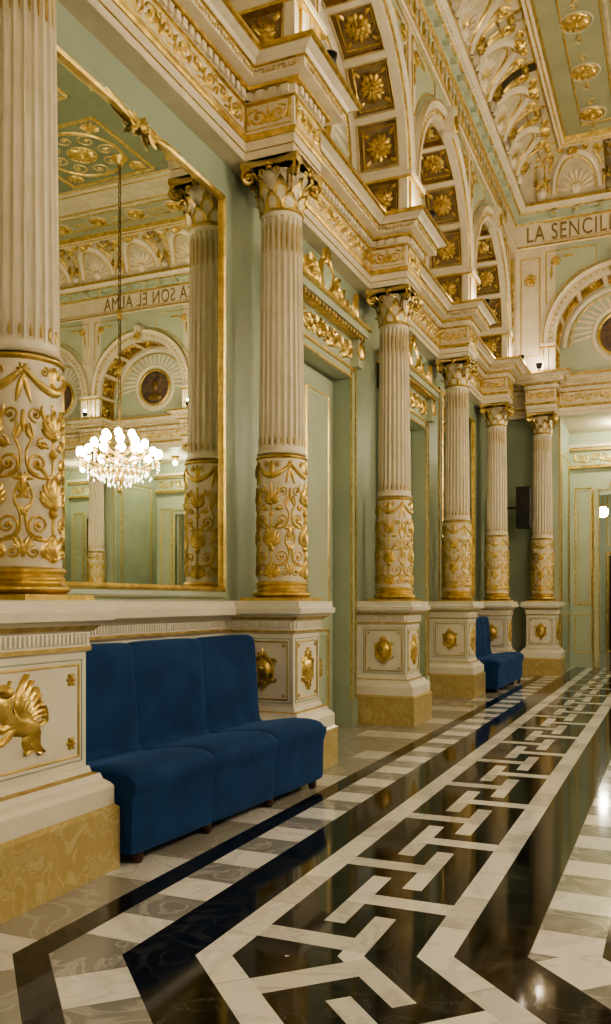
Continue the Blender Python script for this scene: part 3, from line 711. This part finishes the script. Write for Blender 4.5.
# ------------------------------------------------------------ FLOOR
P0 = Vector((-2.03, 2.71)); md = Vector((cos(pi/8), sin(pi/8))); mn = Vector((-md.y, md.x))
g = .13; X0 = -2.60
def key(u, j):
    v = j % 8
    a = (v == 0 and u <= 4) or (u == 4 and v in (6, 7, 1, 2))
    b = (v == 4 and u >= 2) or (u == 2 and v in (2, 3, 5, 6))
    return ('marble_white' if (j//4) % 2 else 'marble_white2') if (a or b) else 'marble_black'
def tile(i, j):
    if i < 0:
        a, b = (i//3), (j//3); rnd = random.Random(a*91+b*7919).random()
        return 'marble_pale' if rnd < .8 else 'marble_white2'
    if i < 2:
        return 'marble_pale' if (j//3) % 3 else 'marble_white2'
    if i < 3: return 'marble_black'
    if i < 5: return 'marble_white' if (j//2) % 2 else 'marble_grey'
    if i < 7: return 'marble_black'
    if i < 8: return 'marble_white' if (j//3) % 3 else 'marble_white2'
    if i < 14: return 'marble_white' if (j//3) % 3 else 'marble_white2'
    if i < 16: return 'marble_black'
    if i < 18: return 'marble_white' if (j//2) % 2 else 'marble_grey'
    if i < 19: return 'marble_black'
    if i < 59:
        a, b = (i-19)//4, j//4; rnd = random.Random(a*31+b*977).random()
        if (i-19) % 12 == 11 or (j % 12) == 11: return 'marble_black'
        return 'marble_white' if rnd < .5 else ('marble_white2' if rnd < .8 else 'marble_pale')
    a, b = i//4, j//4
    return 'marble_white' if (a+b) % 2 else 'marble_grey'
rx0, rx1, ry0, ry1 = -3.65, 9.9, -6.2, 18.62
fm = MB()
def inside(x, y, m=.3): return rx0-m < x < rx1+m and ry0-m < y < ry1+m
def clip(poly, n, d):
    out = []
    for k in range(len(poly)):
        a, b = poly[k], poly[(k+1) % len(poly)]; da, db = n.dot(a)-d, n.dot(b)-d
        if da >= 0: out.append(a)
        if (da >= 0) != (db >= 0): out.append(a+(b-a)*(da/(da-db)))
    return out
dm = mn.dot(P0)
def put(q, mt, dd, polyA, polyB, z=0):
    if dd < .25: q = clip(q, mn, dm)
    if len(q) < 3: return
    for fl_, on in ((0, polyA), (1, polyB)):
        if not on: continue
        p = [v-mn*2*(mn.dot(v)-dm) for v in q][::-1] if fl_ else q
        for nn, d_ in ((Vector((1, 0)), rx0), (Vector((-1, 0)), -rx1), (Vector((0, 1)), ry0), (Vector((0, -1)), -ry1)):
            if min(nn.dot(v) for v in p) < d_: p = clip(p, nn, d_)
            if len(p) < 3: break
        if len(p) >= 3: fm.add([(v.x, v.y, z) for v in p], [tuple(range(len(p)))], mt)
def rect(x0, x1, y0, y1): return [Vector((x0, y0)), Vector((x1, y0)), Vector((x1, y1)), Vector((x0, y1))]
cols = [(X0+i*g, X0+(i+1)*g, i, None) for i in range(-110, 130) if not 8 <= i < 13]
kx, kw = X0+8*g, 5*g/7
cols += [(kx+u*kw, kx+(u+1)*kw, 10, u) for u in range(7)]
for x, x2, i, u in cols:
    for j in range(-60, 170):
        y = j*g; c = Vector(((x+x2)/2, y+g/2)); dd = mn.dot(c)-dm
        if dd < -.2: continue
        polyA = inside(c.x, c.y)
        rc = c-mn*2*dd; polyB = inside(rc.x, rc.y)
        if not (polyA or polyB): continue
        mt = tile(i, j) if u is None else key(u, j)
        put(rect(x, x2, y, y+g), mt, dd, polyA, polyB)
        if mt != 'marble_black' and -9 < i < 60 and u is None:
            jj = 3 if (i < 2 or i in (7, 13)) else (2 if (i in (3, 4, 16, 17)) else 4)
            if j % jj == 0: put(rect(x, x2, y-.0018, y+.0018), 'joint', dd, polyA, polyB, .0006)
            if (i < 0 and i % 3 == 0) or i in (0, 3, 5, 16, 18) or (i >= 19 and (i-19) % 4 == 0): put(rect(x-.0015, x+.0015, y, y+g), 'joint', dd, polyA, polyB, .0006)
floor = obj('floor', fm)
# ------------------------------------------------------------ rooms beyond the end arches
for nm, y0, y1, yw in (('wall_antechamber', 18.60, 25.0, 25.0), ('wall_vestibule', -11.0, -5.98, -11.0)):
    a = MB(); sg = -1 if yw > 0 else 1
    a.add([(-4, y0, 0), (11, y0, 0), (11, y1, 0), (-4, y1, 0)], [(0, 1, 2, 3)], 'marble_pale')
    a.add([(-4, y0, 5), (11, y0, 5), (11, y1, 5), (-4, y1, 5)], [(0, 1, 2, 3)], 'cream')
    a.add([(-4, yw, 0), (11, yw, 0), (11, yw, 5), (-4, yw, 5)], [(0, 1, 2, 3)], 'green_light')
    for x in (-4, 11): a.add([(x, y0, 0), (x, y1, 0), (x, y1, 5), (x, y0, 5)], [(0, 1, 2, 3)], 'green')
    fm2 = lambda s, t, h: (s, yw+sg*h, t)
    for k in range(4):
        cx = -1.15+2.75*k
        a.box(cx-.55, cx+.55, *sorted((yw, yw+sg*.04)), 0, 2.62, 'dark_wood'); frame(a, fm2, cx-.60, cx+.60, 0, 2.70, .08, .07, 'gold')
        for z0, z1 in ((.2, 1.1), (1.25, 2.45)):
            for s in (-1, 1): frame(a, lambda u, t, h: (u, yw+sg*(.04+h), t), cx+s*.27-.2, cx+s*.27+.2, z0, z1, .025, .015, 'bronze')
        frame(a, fm2, cx-.6, cx+.6, 2.9, 4.4, .04, .03, 'gold'); frame(a, fm2, cx+1.0, cx+1.75, .4, 4.4, .04, .03, 'gold')
    obj(nm, a)
# ------------------------------------------------------------ SOFAS
def sofa_mesh():
    prof = smoothp([(-.03, .055), (-.005, .075), (.0, .20), (.005, .33), (.025, .40), (.02, .455), (-.03, .492), (-.14, .505), (-.30, .49), (-.46, .465), (-.515, .475), (-.53, .55), (-.54, .72), (-.555, .92), (-.565, 1.04), (-.59, 1.095), (-.64, 1.105), (-.675, 1.07), (-.685, .8), (-.685, .055)], 3)
    L = 2.20; n = 3; K = 14
    s = MB(); xs = []
    for a in range(n):
        for k in range(K+1):
            if a > 0 and k == 0: continue
            t = k/K; t = .5-.5*cos(pi*t) ; xs.append((a, t))
    NP = len(prof); vs = []
    nrm = []
    for i in range(NP):
        a, b = prof[max(i-1, 0)], prof[min(i+1, NP-1)]; dx, dz = b[0]-a[0], b[1]-a[1]; l = sqrt(dx*dx+dz*dz); nrm.append((dz/l, -dx/l))
    for a, t in xs:
        x = -L/2+L/n*(a+t); q = abs(2*t-1)
        dp = .014*q**13+.004*q**2
        end = (a == 0 and t < .5) or (a == n-1 and t > .5)
        if end: dp = .030*q**10
        for i in range(NP):
            z = prof[i][1]; k = 1 if z > .44 else .3
            vs.append((x, prof[i][0]-nrm[i][0]*dp*k, z-nrm[i][1]*dp*k))
    fs = [(i*NP+j, (i+1)*NP+j, (i+1)*NP+j+1, i*NP+j+1) for i in range(len(xs)-1) for j in range(NP-1)]
    s.add(vs, fs, 'velvet', True)
    e = len(xs)-1
    for base, sg in ((0, -1), (e*NP, 1)):
        ring_ = vs[base:base+NP]; c = (ring_[0][0]+sg*.012, -.59, .42)
        s.add(ring_+[c], [(i, (i+1) % NP, NP) for i in range(NP)], 'velvet', False)
    f = MB()
    for x in (-L/2+.10, -L/6, L/6, L/2-.10):
        for y in (-.05, -.62): f.lathe([(.0, 0), (.022, 0), (.032, .025), (.028, .075), (0, .075)], 'dark_wood', 12, x, y)
    return s.mesh('upholstery'), f.mesh('feet')
mu, mf_ = sofa_mesh()
for loc, r in (((-2.45, 4.745, 0), RL-math.radians(4)), ((-2.42, 13.87, 0), RL)):
    e = empty('sofa', loc, r); obj('upholstery', mu, e); obj('feet', mf_, e)
# ------------------------------------------------------------ CHANDELIERS
def chand():
    c = MB(); b = MB(); k = MB()
    c.lathe([(0, -.62), (.03, -.6), (.05, -.55), (.02, -.5), (.06, -.4), (.12, -.32), (.06, -.22), (.03, -.1), (.05, 0), (.09, .1), (.04, .2), (.03, .4), (.06, .5), (.03, .6), (.0, .65)], 'gold', 16)
    def arm(a, rr, z0, z1):
        pts = smoothp([(.04, z0), (rr*.35, z0-.12), (rr*.75, z0-.06), (rr*.95, z1-.08), (rr, z1)], 4)
        mp = lambda s, t, h: (s*cos(a)-h*sin(a), s*sin(a)+h*cos(a), t)
        stroke(c, mp, pts, .03, .015, 'gold'); stroke(c, lambda s, t, h: mp(s, t, -h), pts, .03, .015, 'gold')
        x, y = rr*cos(a), rr*sin(a)
        c.lathe([(0, z1-.01), (.05, z1), (.055, z1+.02), (.015, z1+.03), (.015, z1+.06)], 'gold', 10, x, y)
        b.lathe([(.02, z1+.05), (.055, z1+.08), (.066, z1+.12), (.055, z1+.165), (.02, z1+.19), (0, z1+.195)], 'bulb', 8, x, y)
        for q in range(3):
            zz = z1-.05-.06*q; s = .018
            k.lathe([(0, zz-s*1.5), (s, zz), (0, zz+s*1.5)], 'crystal', 6, x, y, False)
        for q in (.3, .55, .8):
            zz = z0-.2-.05*q; k.lathe([(0, zz-.035), (.02, zz), (0, zz+.03)], 'crystal', 6, x*q, y*q, False)
    for i in range(14): arm(2*pi*i/14, .70, -.10, -.02)
    for i in range(10): arm(2*pi*(i+.5)/10, .46, .08, .16)
    for i in range(6): arm(2*pi*i/6, .26, .22, .32)
    for rr, z in ((.5, -.25), (.34, -.35), (.2, -.45)):
        n = int(rr*60)
        for i in range(n):
            a = 2*pi*i/n; k.lathe([(0, z-.05), (.018, z), (0, z+.04)], 'crystal', 6, rr*cos(a), rr*sin(a), False)
        k.lathe([(rr-.01, z+.04), (rr+.01, z+.04), (rr+.01, z+.055), (rr-.01, z+.055)], 'gold', 24)
    zc = 9.28-3.9; n = 54
    for i in range(n):
        z = .65+(zc-.65)*(i+.5)/n; hl = (zc-.65)/n*.62; a = (i % 2)*pi/2
        for s in (-1, 1):
            x, y = s*.02*cos(a), s*.02*sin(a); c.lathe([(.010, z-hl), (.010, z+hl)], 'bronze', 5, x, y)
    for z in (1.6, 2.6): c.lathe([(0, z-.12), (.05, z-.05), (.03, z), (.05, z+.05), (0, z+.12)], 'gold', 12)
    c.lathe([(.02, zc-.12), (.10, zc-.05), (.16, zc)], 'gold', 16)
    return c.mesh('gilt_arms'), b.mesh('lamp_bulbs'), k.mesh('crystal_drops')
mc, mbu, mk = chand()
def light(name, loc, e, r, col=LC, parent=None):
    l = bpy.data.lights.new(name, 'POINT'); l.energy = e; l.shadow_soft_size = r; l.color = col
    o = bpy.data.objects.new(name, l); o.location = loc; bpy.context.collection.objects.link(o)
    if parent: o.parent = parent
    return o
for y in (12.8, 6.4, 0):
    e = empty('chandelier', (2.6, y, 3.9)); obj('gilt_arms', mc, e); obj('lamp_bulbs', mbu, e); obj('crystal_drops', mk, e)
# uplighters on the cornice
sp = MB(); sp.lathe([(0, 0), (.05, 0), (.05, .015), (.015, .02), (.015, .05), (.045, .06), (.06, .14), (.055, .14), (.03, .10), (0, .10)], 'black_plastic', 14)
msp = sp.mesh('lamp_body')
for W, X, s in ((0, XL, 1), (1, XR, -1)):
    for y in LCOL:
        e = empty('cornice_spotlight', (X+s*.42, y, 5.54)); obj('lamp_body', msp, e)
        light('spot_glow', (0, 0, .17), 12, .03, parent=e)
for x in ECOL:
    for Y, s in ((YE, -1), (YB, 1)):
        e = empty('cornice_spotlight', (x, Y+s*.42, 5.54)); obj('lamp_body', msp, e); light('spot_glow', (0, 0, .17), 9, .03, parent=e)
# globe lamps in antechambers and passages
gl = MB(); gl.lathe([(.0, -.13)]+[(.13*sin(pi*i/12), -.13*cos(pi*i/12)) for i in range(1, 12)]+[(0, .13)], 'opal_globe', 20)
gl.lathe([(.05, .12), (.05, .17), (.012, .18), (.012, 1.45), (.06, 1.47)], 'gold', 10)
mgl = gl.mesh('globe')
for x, y in ((-1.65, 22), (1.8, 22), (4.4, 22), (7.2, 22), (3.1, -8.5)):
    e = empty('globe_pendant_lamp', (x, y, 3.53)); obj('globe', mgl, e)
for k in range(4):
    x = (ECOL[k]+ECOL[k+1])/2
    e = empty('passage_downlight', (x, 17.7, 4.80)); c = MB(); c.lathe([(0, .04), (.09, .04), (.09, -.02), (.07, -.03), (.06, 0), (0, 0)], 'gold', 20); obj('lamp_body', c, e)
    light('passage_light', (0, 0, -.12), 70, .05, (1, .92, .66), parent=e)
# loudspeaker
s = MB(); s.box(-.12, .12, -.13, .13, -.37, .37, 'black_plastic'); s.box(-.105, .105, -.14, -.13, -.35, .35, 'black_plastic')
s.lathe([(.018, -.03), (.018, .03)], 'black_plastic', 8); s.box(-.56, -.12, -.02, .02, -.02, .02, 'black_plastic')
s.lathe([(.09, -.02), (.09, .02)], 'black_plastic', 8, -.55, 0)
sp_o = empty('loudspeaker', (-2.55, 15.90, 3.06)); obj('speaker_box', s, sp_o)
# ------------------------------------------------------------ world + camera
w = bpy.data.worlds.new('world'); bpy.context.scene.world = w; w.use_nodes = True
w.node_tree.nodes['Background'].inputs[0].default_value = (.5, .4, .28, 1); w.node_tree.nodes['Background'].inputs[1].default_value = .3
cam = bpy.data.cameras.new('camera'); co = bpy.data.objects.new('camera', cam); bpy.context.collection.objects.link(co)
cam.sensor_width = 36; cam.lens = 860/1024*36; cam.shift_y = 90/1024; cam.clip_start = .05; cam.clip_end = 200
co.location = (0, 0, 1.35); co.rotation_euler = (pi/2, 0, math.atan(371.5/860))
bpy.context.scene.camera = co
try: bpy.context.scene.view_settings.look = 'AgX - Medium High Contrast'
except Exception: pass
